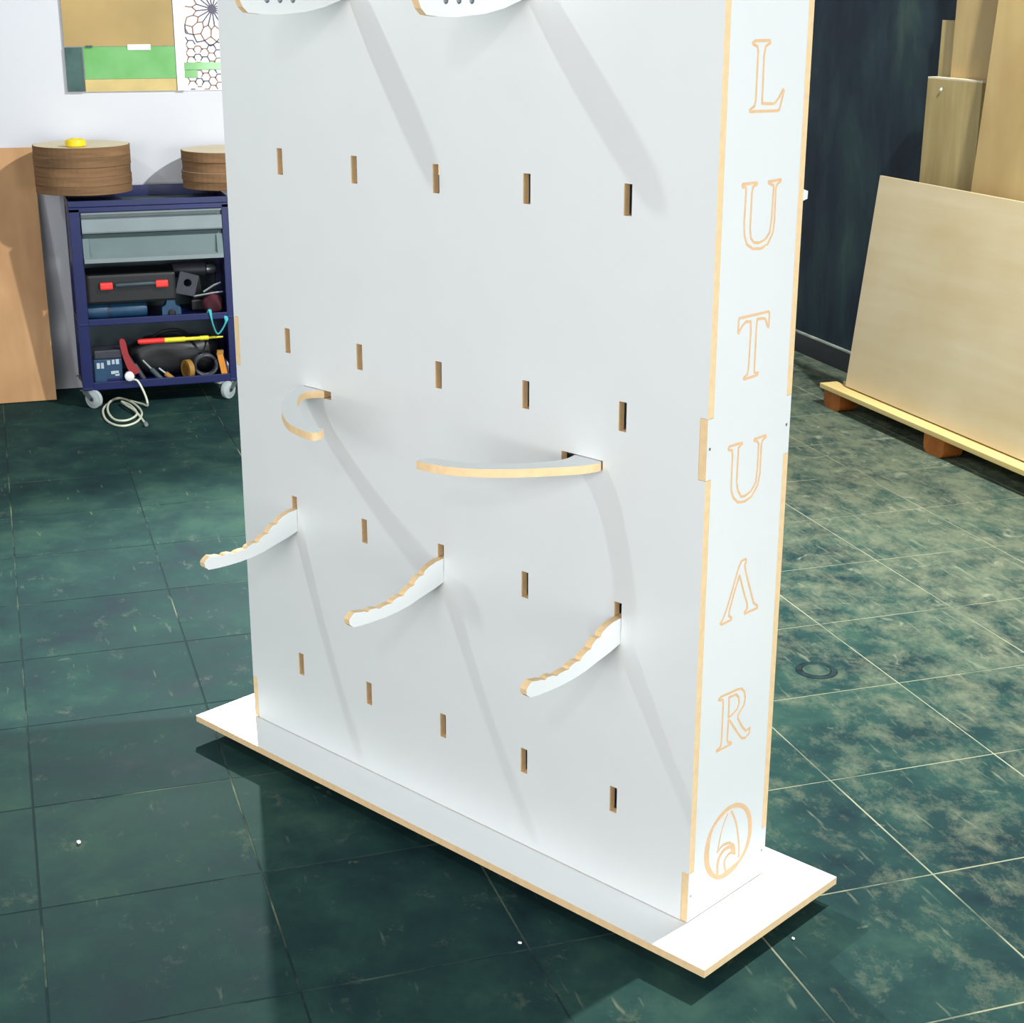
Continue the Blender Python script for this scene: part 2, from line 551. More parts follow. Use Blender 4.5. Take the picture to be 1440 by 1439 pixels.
# ------------------------------------------------------------------ traced outlines in metres on the stand, (y, z) from the lowest slot row
LET= {'L': [[(0.0799, 1.4321), (0.0865, 1.4353), (0.1282, 1.4351), (0.1305, 1.4312), (0.118, 1.4259), (0.1143, 1.4111), (0.1152, 1.3341), (0.152, 1.3319), (0.1635, 1.3411), (0.1756, 1.3548), (0.178, 1.3519), (0.1674, 1.3215), (0.1614, 1.3201), (0.0813, 1.3222), (0.081, 1.325), (0.0935, 1.3306), (0.0967, 1.3394), (0.0967, 1.4192), (0.0941, 1.4264), (0.082, 1.4299)]], 'U': [[(0.0695, 1.2018), (0.071, 1.2041), (0.1117, 1.2034), (0.1128, 1.2008), (0.1009, 1.1973), (0.0984, 1.1856), (0.0983, 1.1254), (0.1022, 1.1099), (0.1117, 1.1018), (0.1278, 1.0995), (0.1453, 1.1033), (0.1578, 1.1143), (0.1617, 1.1396), (0.1629, 1.1943), (0.1472, 1.1996), (0.1461, 1.2022), (0.1828, 1.2033), (0.1839, 1.2007), (0.1727, 1.1955), (0.1696, 1.1897), (0.1704, 1.1336), (0.1678, 1.1133), (0.1533, 1.0942), (0.134, 1.0891), (0.109, 1.0913), (0.0907, 1.1009), (0.0824, 1.117), (0.0799, 1.1373), (0.0813, 1.1939), (0.0792, 1.1985), (0.0706, 1.1987)]], 'T': [[(0.079, 0.9743), (0.1678, 0.9739), (0.1707, 0.9701), (0.1704, 0.9457), (0.1669, 0.9472), (0.1588, 0.962), (0.1503, 0.9642), (0.1336, 0.9651), (0.1323, 0.9415), (0.1324, 0.8729), (0.1336, 0.8688), (0.1447, 0.8664), (0.1425, 0.8628), (0.1027, 0.8622), (0.1001, 0.8641), (0.112, 0.8695), (0.1143, 0.8809), (0.1156, 0.944), (0.114, 0.9636), (0.1008, 0.9655), (0.0898, 0.9603), (0.0824, 0.9528), (0.0796, 0.9475), (0.077, 0.9498), (0.0776, 0.9716)]], 'U2': [[(0.0645, 0.7426), (0.0669, 0.7459), (0.1047, 0.7453), (0.1067, 0.7427), (0.0953, 0.7384), (0.0954, 0.7252), (0.095, 0.6731), (0.1, 0.6563), (0.1112, 0.6425), (0.1232, 0.6414), (0.1414, 0.6458), (0.1552, 0.6597), (0.1584, 0.6873), (0.1582, 0.7323), (0.153, 0.7384), (0.1435, 0.7414), (0.1442, 0.744), (0.1786, 0.7444), (0.1808, 0.7412), (0.17, 0.7366), (0.167, 0.7283), (0.1671, 0.6741), (0.1614, 0.6527), (0.1442, 0.6349), (0.1222, 0.6309), (0.1018, 0.634), (0.0872, 0.6458), (0.0797, 0.6609), (0.0785, 0.6768), (0.0782, 0.7266), (0.0765, 0.7368), (0.0656, 0.7402)]], 'A': [[(0.0647, 0.4078), (0.0729, 0.4155), (0.0824, 0.4308), (0.093, 0.4547), (0.1035, 0.4786), (0.114, 0.5037), (0.1221, 0.515), (0.1363, 0.5163), (0.1376, 0.512), (0.1338, 0.5029), (0.1431, 0.478), (0.1588, 0.443), (0.1691, 0.4196), (0.1819, 0.4101), (0.1823, 0.4054), (0.1418, 0.4056), (0.1415, 0.4091), (0.1494, 0.4137), (0.1475, 0.4257), (0.1388, 0.4418), (0.1189, 0.4879), (0.105, 0.4603), (0.0916, 0.4258), (0.0906, 0.416), (0.099, 0.4101), (0.0985, 0.4057), (0.0701, 0.405)]], 'R': [[(0.0709, 0.2538), (0.0787, 0.2564), (0.1077, 0.2549), (0.1316, 0.254), (0.1448, 0.2508), (0.1549, 0.2403), (0.1579, 0.2262), (0.1552, 0.214), (0.1378, 0.1985), (0.1365, 0.1918), (0.1513, 0.1698), (0.1656, 0.155), (0.1787, 0.1565), (0.1777, 0.1459), (0.1669, 0.14), (0.1534, 0.1437), (0.1432, 0.1546), (0.1125, 0.193), (0.1056, 0.1989), (0.1051, 0.1574), (0.1084, 0.1502), (0.1177, 0.148), (0.119, 0.144), (0.0724, 0.1442), (0.0713, 0.147), (0.0846, 0.1505), (0.0865, 0.1617), (0.0863, 0.2386), (0.0838, 0.2489), (0.072, 0.2505)], [(0.1047, 0.2465), (0.1268, 0.245), (0.1358, 0.2361), (0.1386, 0.2232), (0.1331, 0.212), (0.1098, 0.2034), (0.1052, 0.205), (0.1054, 0.2263)]]}
LOGO= {'ring_out': [(0.1566, 0.0032), (0.1817, -0.0138), (0.199, -0.0379), (0.2057, -0.065), (0.2037, -0.0931), (0.1904, -0.1195), (0.1678, -0.1374), (0.1403, -0.1473), (0.1146, -0.1475), (0.0951, -0.1418), (0.0752, -0.1288), (0.0572, -0.1081), (0.0484, -0.0845), (0.0469, -0.0628), (0.0525, -0.0386), (0.0636, -0.0195), (0.0851, -0.0018), (0.1095, 0.0079), (0.1326, 0.0092)], 'ring_in': [(0.1464, -0.004), (0.1642, -0.0118), (0.1808, -0.0291), (0.1903, -0.0516), (0.1928, -0.0814), (0.185, -0.1071), (0.1669, -0.1269), (0.1541, -0.1301), (0.1306, -0.1329), (0.1179, -0.1346), (0.1073, -0.1357), (0.0943, -0.1307), (0.0809, -0.1198), (0.0669, -0.0981), (0.0631, -0.0739), (0.0654, -0.0468), (0.0702, -0.0264), (0.0839, -0.0139), (0.1124, -0.0031), (0.1291, 0.0001)], 'blob': [(0.1281, -0.0717), (0.1438, -0.0811), (0.1513, -0.0943), (0.1525, -0.1092), (0.1365, -0.0966), (0.1312, -0.0844)], 'lines': [[(0.119, -0.0071), (0.1057, -0.027), (0.097, -0.0516), (0.0907, -0.08)], [(0.1317, -0.0066), (0.1465, -0.0323), (0.1564, -0.062), (0.1635, -0.098), (0.1642, -0.1199)], [(0.0906, -0.0785), (0.109, -0.0707), (0.1305, -0.0748)], [(0.094, -0.127), (0.0925, -0.1064), (0.0999, -0.091), (0.1141, -0.0828), (0.1355, -0.0848)], [(0.1223, -0.1365), (0.1155, -0.1163), (0.1199, -0.1039), (0.1345, -0.0994), (0.1502, -0.1067)]]}
HOOK= [(-0.2471, 0.3373), (-0.2329, 0.3338), (-0.2234, 0.3331), (-0.2122, 0.3282), (-0.2058, 0.332), (-0.1914, 0.3308), (-0.18, 0.326), (-0.1735, 0.3286), (-0.1589, 0.3298), (-0.1474, 0.3284), (-0.1442, 0.3333), (-0.1277, 0.3376), (-0.1143, 0.3357), (-0.1111, 0.3419), (-0.0962, 0.3491), (-0.0844, 0.3503), (-0.0829, 0.3569), (-0.0696, 0.366), (-0.0577, 0.366), (-0.0545, 0.3734), (-0.0409, 0.3801), (-0.0221, 0.3853), (-0.0029, 0.3869), (0.0007, 0.3349), (-0.0305, 0.3263), (-0.0648, 0.3189), (-0.0986, 0.3104), (-0.132, 0.3056), (-0.1649, 0.3033), (-0.1974, 0.3034), (-0.2294, 0.3047), (-0.2515, 0.307), (-0.261, 0.3153), (-0.2626, 0.3251), (-0.2579, 0.3305)]

# ------------------------------------------------------------------ the room
WX = -4.10          # face of the white wall
WY = 3.34           # face of the dark wall
fl = MB().box(WX - 0.2, 4.6, -3.6, WY + 0.2, -0.12, -0.0011).build('floor', 'grout')
tag(fl, 'dark slate tiled workshop floor', None, kind='structure')
wl = MB().box(WX - 0.15, WX, -3.6, WY + 0.15, -0.12, 4.2).build('wall_left', 'wallw')
tag(wl, 'white painted wall behind the tool cart', None, kind='structure')
wb = MB().box(WX, 4.6, WY, WY + 0.15, -0.12, 4.2).build('wall_back', 'walld')
tag(wb, 'dark smeared blue green wall behind the leaning boards', None, kind='structure')
bb = MB().box(WX, 4.6, WY - 0.014, WY, 0, 0.100).build('baseboard_back', 'skirt')
tag(bb, 'dark baseboard at the foot of the dark wall', None, kind='structure')
MB().box(WX, 4.6, WY - 0.016, WY, 0.100, 0.108).build('cap_strip', 'dust', bb)

# floor tiles, each a piece of its own where the camera can see the floor
F_PX = 55.238 / 36 * 1440
def px(p):
    d = Vector(p) - CAM_LOC
    z = d.dot(FW)
    if z < 0.05: return None
    return (720 + F_PX * d.dot(RT) / z, 719.5 - F_PX * d.dot(UP) / z)
tile_cache = {}
def tile_mesh(sx, sy):
    k = (round(sx, 3), round(sy, 3))
    if k not in tile_cache:
        h = 0.0010
        x, y = sx / 2, sy / 2
        mb = MB()
        vs = [(-x, -y, -0.012), (x, -y, -0.012), (x, y, -0.012), (-x, y, -0.012),
              (-x, -y, -h), (x, -y, -h), (x, y, -h), (-x, y, -h),
              (-x + h, -y + h, 0), (x - h, -y + h, 0), (x - h, y - h, 0), (-x + h, y - h, 0)]
        fs = [(8, 9, 10, 11)]
        for i in range(4):
            j = (i + 1) % 4
            fs += [(i, j, 4 + j, 4 + i), (4 + i, 4 + j, 8 + j, 8 + i)]
        me = bpy.data.meshes.new('tile')
        me.from_pydata(vs, [], fs)
        me.materials.append(MT['tile'])
        tile_cache[k] = me
    return tile_cache[k]
GA, GB, PA, PB, JT = 0.040, 1.609, 0.4388, 0.4488, 0.0040
for i in range(-11, 10):
    for j in range(-11, 7):
        x0, x1 = GA + i * PA + JT / 2, GA + (i + 1) * PA - JT / 2
        y0, y1 = GB + j * PB + JT / 2, GB + (j + 1) * PB - JT / 2
        x0, y1 = max(x0, WX + 0.002), min(y1, WY - 0.016)
        if x1 - x0 < 0.03 or y1 - y0 < 0.03: continue
        q = [px((x0 + (x1 - x0) * a / 2, y0 + (y1 - y0) * b / 2, 0)) for a in range(3) for b in range(3)]
        q = [p for p in q if p]
        if not any(-60 < p[0] < 1500 and -60 < p[1] < 1500 for p in q): continue
        o = bpy.data.objects.new('tile', tile_mesh(x1 - x0, y1 - y0))
        COL.objects.link(o)
        o.parent = fl
        o.location = ((x0 + x1) / 2, (y0 + y1) / 2, -random.random() * 0.0004)

# ------------------------------------------------------------------ display stand
T = 0.016
XL, XR, D = -0.1913, 1.1506, 0.2568
Z0 = 0.0567                      # top of the base plate above the floor
ZO = 0.25336                     # height of the lowest slot row's centre
H = 2.10                         # top of the stand
PITCH, ROW = 0.24, 0.3893
SW, SH = 0.0184, 0.0553
ROT = math.radians(28.6)
st = empty('display_stand', (0, 0, 0), ROT)
tag(st, 'tall white slotted display stand with engraved letters on its narrow side', 'stand')

rect = lambda u0, u1, v0, v1: [(u0, v0), (u1, v0), (u1, v1), (u0, v1)]
TABS = [(Z0, ZO - 0.0895), (ZO + 0.696, ZO + 0.8075), (1.86, 1.97)]

MB_base = sheet(rect(-0.2984, 1.2685, -0.1012, 0.3453), [], lambda u, v, w: (u, v, Z0 - w), T)
MB_base.build('base_plate', SHEET_MATS, st)

def notched(u0, u1, tabs, depth_u, z0, z1):
    """outline whose two long edges step in by depth_u over the given height ranges"""
    right = [(u1 - depth_u, z0)] if tabs[0][0] <= z0 else [(u1, z0)]
    for a, b in tabs:
        if a > z0: right += [(u1, a), (u1 - depth_u, a)]
        right += [(u1 - depth_u, b), (u1, b)]
    right.append((u1, z1))
    return right + [((u0 + u1) - u, v) for u, v in reversed(right)]

def toothed(u0, u1, tabs, depth_u, z0, z1):
    """outline whose edges step OUT by depth_u over the given ranges"""
    right = [(u1 + depth_u, z0)] if tabs[0][0] <= z0 else [(u1, z0)]
    for a, b in tabs:
        if a > z0 + 0.01: right += [(u1, a), (u1 + depth_u, a)]
        right += [(u1 + depth_u, b), (u1, b)]
    right.append((u1, z1))
    return right + [((u0 + u1) - u, v) for u, v in reversed(right)]

slots = []
for r in range(5):
    for k in range(5):
        zc = ZO + r * ROW
        slots.append(rect(k * PITCH - SW / 2, k * PITCH + SW / 2, zc - SH / 2, zc + SH / 2))
ZA = ZO + 0.6767                 # the curved arms' horizontal slots
slots.append(rect(0.050, 0.1425, ZA - SW / 2, ZA + SW / 2))
slots.append(rect(0.8130, 0.9150, ZA - SW / 2, ZA + SW / 2))
PT = [(a - 0.0006, b + 0.0006) for a, b in TABS]
sheet(notched(XL, XR, PT, T + 0.0005, Z0 + 0.0014, H), slots, lambda u, v, w: (u, w, v), T).build('front_panel', SHEET_MATS, st)
bslots = [s for s in slots[:25]]
sheet(notched(XL, XR, PT, T + 0.0005, Z0 + 0.0005, H), bslots, lambda u, v, w: (u, D - w, v), T).build('back_panel', SHEET_MATS, st)
side_out = toothed(T + 0.0003, D - T - 0.0003, [(Z0, TABS[0][1])] + TABS[1:], T, Z0 + 0.0026, H)
zl = lambda P: [(y, z + ZO) for y, z in P]
eng = []; isl = []
for key in LET:
    for contour in LET[key]:
        P = zl(contour)
        eng += stroke(P, 0.0051)
P_in = smoothline(zl(LOGO['ring_in']), 3, True)
P_out = smoothline(zl(LOGO['ring_out']), 3, True)
eng_logo = []
for k, P in enumerate(LOGO['lines']):
    eng_logo += stroke(smoothline(zl(P), 3), (0.0040, 0.0052, 0.0062, 0.0082, 0.0062)[k], False)
eng_logo.append(zl(LOGO['blob']))
# ring = outer contour minus inner contour, as a closed band
ring = []
def resample(P, n):
    cx, cy = sum(p[0] for p in P_in) / len(P_in), sum(p[1] for p in P_in) / len(P_in)
    out = []
    for k in range(n):
        a = 2 * PI * k / n
        d = Vector((math.cos(a), math.sin(a))); best = None
        for i in range(len(P)):
            A = Vector(P[i]) - Vector((cx, cy)); B = Vector(P[(i + 1) % len(P)]) - Vector((cx, cy))
            den = d.x * (B - A).y - d.y * (B - A).x
            if abs(den) < 1e-12: continue
            s = (A.x * (B - A).y - A.y * (B - A).x) / den
            t = (A.x * d.y - A.y * d.x) / den
            if s > 0 and -1e-6 <= t <= 1 + 1e-6: best = s if best is None else max(best, s)
        out.append((cx + d.x * best, cy + d.y * best))
    return out
ro, ri = resample(P_out, 48), resample(P_in, 48)
for k in range(48):
    j = (k + 1) % 48
    eng_logo.append([ri[k], ro[k], ro[j], ri[j]])
sheet(side_out, [], lambda u, v, w: (XR - w, u, v), T, eng + eng_logo).build('side_panel', SHEET_MATS, st)
sheet(side_out, [], lambda u, v, w: (XL + w, u, v), T).build('side_panel', SHEET_MATS, st)
sheet(rect(XL + T + 0.001, XR - T - 0.001, T + 0.001, D - T - 0.001), [], lambda u, v, w: (u, v, H - 0.001 - w), T).build('top_panel', SHEET_MATS, st)
for y, z in ((0.0085, 0.753), (0.2450, 0.752), (0.0085, -0.140), (0.2450, -0.140)):
    MB().lathe([(0.0, 0.0004), (0.0022, 0.0004), (0.0030, 0.0002), (0.0030, -0.003)], (XR + 0.0003, y, z + ZO), 10, axis=0).build('screw', 'steel', st)
for x in (-0.20, 1.17):
    for y in (-0.02, 0.27):
        MB().lathe([(0.018, 0.0), (0.022, 0.004), (0.022, 0.034), (0.028, 0.036), (0.028, Z0 - T - 0.0003)], (x, y, 0), 16).build('foot', 'black', st)

RS = Matrix.Rotation(ROT, 4, 'Z')
def on_stand(name, x, z):
    p = RS @ Vector((x, 0, z))
    return empty(name, p, ROT)

# notched hooks: outline in (y, z) relative to the lowest row's slot
def tag_hook(o, label, group):
    return tag(o, label, 'hook', group)
hk_poly = [(y, z) for y, z in HOOK if y < -0.001]
top_y = -0.0006
hk_out = [p for p in HOOK]
HB = []
for y, z in HOOK:
    HB.append((min(y, -0.0006), z))
hook_pts = [(y, z - 0.38928) for y, z in HB]
# insert the tab that sits in the slot between the upper and the lower root point
k_top = max(range(len(HOOK)), key=lambda i: (HOOK[i][0] > -0.01) * 10 + HOOK[i][1])
slot_lo = -SH / 2 + 0.0006
tab = [(-0.0006, hook_pts[k_top][1]), (T + 0.012, hook_pts[k_top][1]), (T + 0.012, slot_lo), (-0.0006, slot_lo)]
hook_pts = hook_pts[:k_top + 1] + tab + hook_pts[k_top + 1:]
hook_lab = ['leftmost of the three white notched hooks low on the stand, reaching past its edge',
            'middle one of the three white notched hooks low on the stand',
            'rightmost of the three white notched hooks low on the stand, nearest the lettered side']
for n_, k in enumerate((0, 2, 4)):
    e = on_stand('notched_hook', k * PITCH, ZO + ROW)
    sheet(hook_pts, [], lambda u, v, w: (T / 2 - w, u, v), T).build('hook_arm', SHEET_MATS, e)
    tag(e, hook_lab[n_], 'hook', 'notched hooks low on the stand')

# big rounded brackets in the top row, cut by the frame's upper edge
RB = [(-0.2681, 1.4851), (-0.256, 1.4745), (-0.225, 1.4715), (-0.1819, 1.4707), (-0.1159, 1.4755), (-0.07, 1.4840), (-0.0252, 1.4976), (-0.0006, 1.508),
      (-0.0006, 1.5325), (T + 0.012, 1.5325), (T + 0.012, 1.560), (-0.0006, 1.560), (-0.05, 1.566), (-0.14, 1.556), (-0.21, 1.548), (-0.255, 1.536), (-0.272, 1.515), (-0.274, 1.498)]
zr = ZO + 4 * ROW
RBL = [(y, z - 4 * ROW) for y, z in RB]
rb_holes = [[(y + 0.0062 * math.cos(2 * PI * k / 12), 1.4975 - 4 * ROW + 0.0062 * math.sin(2 * PI * k / 12)) for k in range(12)]
            for y in (-0.2105, -0.1795, -0.1485)]
for n_, k in enumerate((1, 3)):
    e = on_stand('rounded_bracket', k * PITCH, zr)
    sheet(RBL, [], lambda u, v, w: (T / 2 - w, u, v), T, rb_holes, (), 0.004).build('bracket_arm', ['white', 'edge', 'steel'], e)
    tag(e, ('left one of the two rounded brackets at the top of the stand',
            'right one of the two rounded brackets at the top of the stand')[n_], 'bracket', 'rounded brackets high on the stand')

# curved flat arms lying in the horizontal slots
U = 0.24
c1 = [(0.215, -0.002), (0.207, -0.06), (0.217, -0.12), (0.317, -0.275), (0.487, -0.460), (0.708, -0.660), (0.923, -0.815), (1.155, -0.943), (1.328, -0.994), (1.470, -1.015),
      (1.555, -1.000), (1.560, -0.94), (1.520, -0.865), (1.442, -0.867), (1.286, -0.818), (1.043, -0.700), (0.77, -0.531), (0.55, -0.345), (0.440, -0.215), (0.415, -0.12), (0.452, -0.055), (0.50, -0.002)]
c2 = [(3.800, -0.002), (3.822, -0.045), (3.781, -0.186), (3.688, -0.332), (3.535, -0.534), (3.368, -0.717), (3.169, -0.868), (2.971, -0.952), (2.775, -0.976),
      (2.752, -0.955), (2.755, -0.88), (2.80, -0.84), (2.96, -0.80), (3.13, -0.715), (3.29, -0.59), (3.42, -0.43), (3.52, -0.26), (3.555, -0.15), (3.548, -0.07), (3.530, -0.002)]
for n_, (P, tb, lab) in enumerate(((c1, (0.23, 0.49), 'small white crescent arm in the left horizontal slot, open towards the right'),
                              (c2, (3.545, 3.785), 'longer white curved arm in the right horizontal slot, sweeping out to the left'))):
    pts = [(x, min(y, -0.0004)) for x, y in smoothline([(x * U, y * U) for x, y in P], 3)]
    pts += [(tb[0] * U + (tb[1] - tb[0]) * U * (1 - n_), -0.0005), (tb[0] * U + (tb[1] - tb[0]) * U * (1 - n_), T + 0.012),
            (tb[0] * U + (tb[1] - tb[0]) * U * n_, T + 0.012), (tb[0] * U + (tb[1] - tb[0]) * U * n_, -0.0005)]
    cx = round(sum(p[0] for p in pts) / len(pts), 4)
    e = on_stand('curved_arm', cx, ZA)
    sheet([(x - cx, y) for x, y in pts], [], lambda u, v, w: (u, v, T / 2 - w), T).build('arm_plate', SHEET_MATS, e)
    tag(e, lab, 'arm', 'curved arms in the horizontal slots')

# one hook plugged into the back, only its tip shows beyond the rear edge
e = on_stand('back_hook', 0.96, 0)
zb = ZO + 3 * ROW
sheet([(D + 0.0006, zb - 0.06), (D + 0.16, zb - 0.068), (D + 0.28, zb - 0.048), (D + 0.297, zb - 0.045), (D + 0.298, zb - 0.030), (D + 0.285, zb - 0.026), (D + 0.16, zb - 0.030),
       (D + 0.0006, zb - 0.002), (D - T - 0.01, zb - 0.002), (D - T - 0.01, zb - 0.025), (D + 0.0006, zb - 0.025)],
      [], lambda u, v, w: (T / 2 - w, u, v), T).build('hook_arm', SHEET_MATS, e)
tag(e, 'hook on the back of the white stand, only its tip showing past the rear edge', 'hook')

# ------------------------------------------------------------------ blue tool cart
CX0, CX1 = -4.03, -3.67          # back and front of the cart
CY0, CY1 = -0.288, 0.396         # its two ends
ct = empty('tool_cart', (-3.85, 0.054, 0))
tag(ct, 'navy blue steel tool cart with two grey drawers and two open shelves', 'cart')
X = lambda x: x + 3.85
Y = lambda y: y - 0.054
def cbox(mb, x0, x1, y0, y1, z0, z1, mi=0, ch=0.003):
    return mb.box(X(x0), X(x1), Y(y0), Y(y1), z0, z1, mi, ch)
for x0, x1 in ((CX1 - 0.04, CX1), (CX0, CX0 + 0.04)):
    for y0, y1 in ((CY0, CY0 + 0.047), (CY1 - 0.03, CY1)):
        cbox(MB(), x0, x1, y0, y1, 0.082, 0.885).build('post', 'navy', ct)
cbox(MB(), CX0, CX1, CY0, CY1, 0.868, 0.890).build('top_tray', 'navy', ct)
cbox(MB(), CX0 + 0.012, CX1 - 0.012, CY0 + 0.012, CY1 - 0.012, 0.8902, 0.893, 0, 0).build('tray_mat', 'tray', ct)
for nm, a in (('tray_rim', (CX1 - 0.010, CX1, CY0, CY1, 0.8905, 0.918)), ('tray_rim', (CX0, CX0 + 0.010, CY0, CY1, 0.8905, 0.940)),
              ('tray_rim', (CX0 + 0.0105, CX1 - 0.0105, CY0, CY0 + 0.010, 0.8905, 0.918)), ('tray_rim', (CX0 + 0.0105, CX1 - 0.0105, CY1 - 0.010, CY1, 0.8905, 0.918))):
    cbox(MB(), *a).build(nm, 'navy', ct)
for z0, z1 in ((0.372, 0.402), (0.082, 0.118)):
    s_ = MB()
    cbox(s_, CX0 + 0.001, CX1 + 0.001, CY0 + 0.002, CY1 - 0.002, z0, z0 + 0.012)
    cbox(s_, CX1 - 0.008, CX1 + 0.002, CY0 + 0.045, CY1 - 0.028, z0, z1)
    s_.build('shelf', 'navy', ct)
cbox(MB(), CX0 + 0.002, CX0 + 0.006, CY0 + 0.03, CY1 - 0.03, 0.095, 0.868, 0, 0).build('back_plate', 'tray', ct)
cbox(MB(), CX0 + 0.042, CX1 - 0.042, CY0 + 0.004, CY0 + 0.008, 0.62, 0.868, 0, 0).build('end_plate', 'navy', ct)
cbox(MB(), CX0 + 0.042, CX1 - 0.042, CY1 - 0.008, CY1 - 0.004, 0.12, 0.868, 0, 0).build('end_plate', 'navy', ct)
DY0, DY1 = CY0 + 0.050, CY1 - 0.032
# upper drawer: folded lip on top, recess below it, sloping face that stands proud
def drawer(z0, z1, prof, mat):
    d = MB()
    d.prism([(X(x), z) for x, z in prof], 1, Y(DY0), Y(DY1))
    return d.build('drawer', mat, ct)
d1 = drawer(0.775, 0.872, [(CX0 + 0.06, 0.778), (CX1 + 0.010, 0.778), (CX1 + 0.012, 0.784), (CX1 + 0.006, 0.838), (CX1 - 0.020, 0.842),
                           (CX1 - 0.020, 0.856), (CX1 + 0.004, 0.862), (CX1 + 0.004, 0.867), (CX0 + 0.06, 0.867)], 'drawer')
MB().prism([(X(CX1 + 0.0045), 0.862), (X(CX1 + 0.012), 0.860), (X(CX1 + 0.012), 0.866), (X(CX1 + 0.0045), 0.867)], 1, Y(DY0), Y(DY1)).build('drawer_lip', 'drawer', d1)
d2 = drawer(0.655, 0.768, [(CX0 + 0.06, 0.656), (CX1 - 0.014, 0.656), (CX1 - 0.014, 0.672), (CX1 - 0.018, 0.750), (CX1 - 0.030, 0.770), (CX0 + 0.06, 0.770)], 'drawer2')
MB().prism([(X(CX1 - 0.0135), 0.654), (X(CX1 + 0.012), 0.650), (X(CX1 + 0.011), 0.668), (X(CX1 - 0.0135), 0.678)], 1, Y(DY0), Y(DY1)).build('drawer_lip', 'drawer', d2)
for k_, y in enumerate((DY0 - 0.001, DY1 - 0.025)):
    MB().prism([(X(CX1 - 0.013), 0.675), (X(CX1 + 0.006), 0.668), (X(CX1 - 0.010), 0.755)], 1, Y(y), Y(y + 0.026)).build('drawer_cheek', 'drawer2', d2)
for x in (CX1 - 0.03, CX0 + 0.03):
    for y in (CY0 + 0.016, CY1 - 0.016):
        rm = Matrix.Translation((X(x), Y(y), 0)) @ Matrix.Rotation(math.radians(48 if y < 0 else -48), 4, 'Z')
        f = MB()
        f.box(-0.022, 0.022, -0.020, 0.020, 0.0765, 0.0815)
        for y_ in (-0.0165, 0.0135):
            f.prism([(-0.012, 0.0762), (0.018, 0.0762), (0.044, 0.050), (0.044, 0.034), (0.028, 0.034), (-0.010, 0.066)], 1, y_, y_ + 0.003)
        cs = f.build('caster', 'steel', ct, xf=rm)
        MB().lathe([(0.010, -0.0125), (0.026, -0.0125), (0.030, -0.010), (0.0410, -0.009), (0.0420, -0.005), (0.0420, 0.005), (0.0410, 0.009), (0.030, 0.010), (0.026, 0.0125), (0.010, 0.0125)],
                   (0.036, 0, 0.0422), 26, axis=1).build('wheel', 'rubber', cs, smooth=True, xf=rm)
        MB().lathe([(0.008, -0.0185), (0.008, 0.0185)], (0.036, 0, 0.0422), 10, axis=1).build('axle', 'dgrey', cs, xf=rm)

# --- things on the cart's middle shelf (its top face is at 0.384)
SZ = 0.3845
def item(name, loc, label, cat, group=None, rz=0):
    e = empty(name, loc, rz)
    return tag(e, label, cat, group)
# low blue power tool lying in front, with its boxy gearbox
e = item('power_tool', (-3.755, -0.095, SZ), 'teal blue long power tool lying on the middle shelf under the black case', 'tool')
MB().lathe([(0.026, -0.150), (0.036, -0.142), (0.038, -0.06), (0.034, -0.05), (0.036, -0.045), (0.036, 0.10), (0.030, 0.115)], (0, 0, 0.0385), 18, axis=1).build('barrel', 'teal', e, smooth=True)
MB().lathe([(0.0392, -0.058), (0.0392, -0.052)], (0, 0, 0.0385), 18, axis=1).build('collar', 'dgrey', e, smooth=True)
e = item('angle_grinder', (-3.725, 0.125, SZ), 'blue grinder head with round boss standing right of the long power tool', 'tool')
MB().prism([(-0.042, 0.0), (0.042, 0.0), (0.040, 0.045), (0.020, 0.055), (0.010, 0.095), (-0.014, 0.097), (-0.024, 0.060), (-0.042, 0.048)], 0, -0.025, 0.025).build('head', 'teal', e, bevel=0.004)
MB().lathe([(0.0, 0.036), (0.012, 0.036), (0.016, 0.033), (0.016, 0.0255)], (0, 0.0, 0.024), 14, axis=0).build('boss', 'black', e)
# black case with two red latches lying across it
e = item('tool_case', (-3.80, -0.035, SZ + 0.0775), 'black tool case with two bright red latches on the middle shelf', 'case')
MB().box(-0.12, 0.105, -0.20, 0.185, 0.0, 0.130, 0, 0.012).build('case_body', 'black', e)
MB().tube([(0.118, -0.075, 0.082), (0.124, -0.06, 0.084), (0.124, 0.075, 0.086), (0.118, 0.09, 0.084)], 0.010, 8).build('carry_handle', 'tray', e, smooth=True)
for y in (-0.118, 0.122):
    MB().box(0.1055, 0.130, y - 0.028, y + 0.028, 0.066, 0.098, 0, 0.008).build('latch', 'red', e)
# black drill at the right
e = item('cordless_drill', (-3.885, 0.264, SZ), 'dark grey cordless drill standing on its battery at the right of the middle shelf', 'drill')
MB().box(-0.055, 0.055, -0.035, 0.035, 0.0, 0.052, 0, 0.008).build('battery', 'black', e)
MB().prism([(-0.020, 0.0525), (0.024, 0.0525), (0.010, 0.150), (-0.032, 0.150)], 0, -0.020, 0.020).build('handle', 'black', e, bevel=0.006)
MB().lathe([(0.018, -0.105), (0.033, -0.095), (0.036, -0.02), (0.034, 0.05), (0.024, 0.056)], (0, -0.01, 0.182), 18, axis=1).build('motor_body', 'dgrey', e, smooth=True)
MB().lathe([(0.022, 0.0565), (0.022, 0.085), (0.012, 0.100)], (0, -0.01, 0.182), 14, axis=1).build('chuck', 'steel', e, smooth=True)
e = item('hole_plate', (-3.72, 0.190, SZ + 0.098), 'dark grey square tool plate with round hole beside the black case', 'tool', rz=0)
R_ = Matrix.Rotation(math.radians(-14), 4, 'X')
hp = MB()
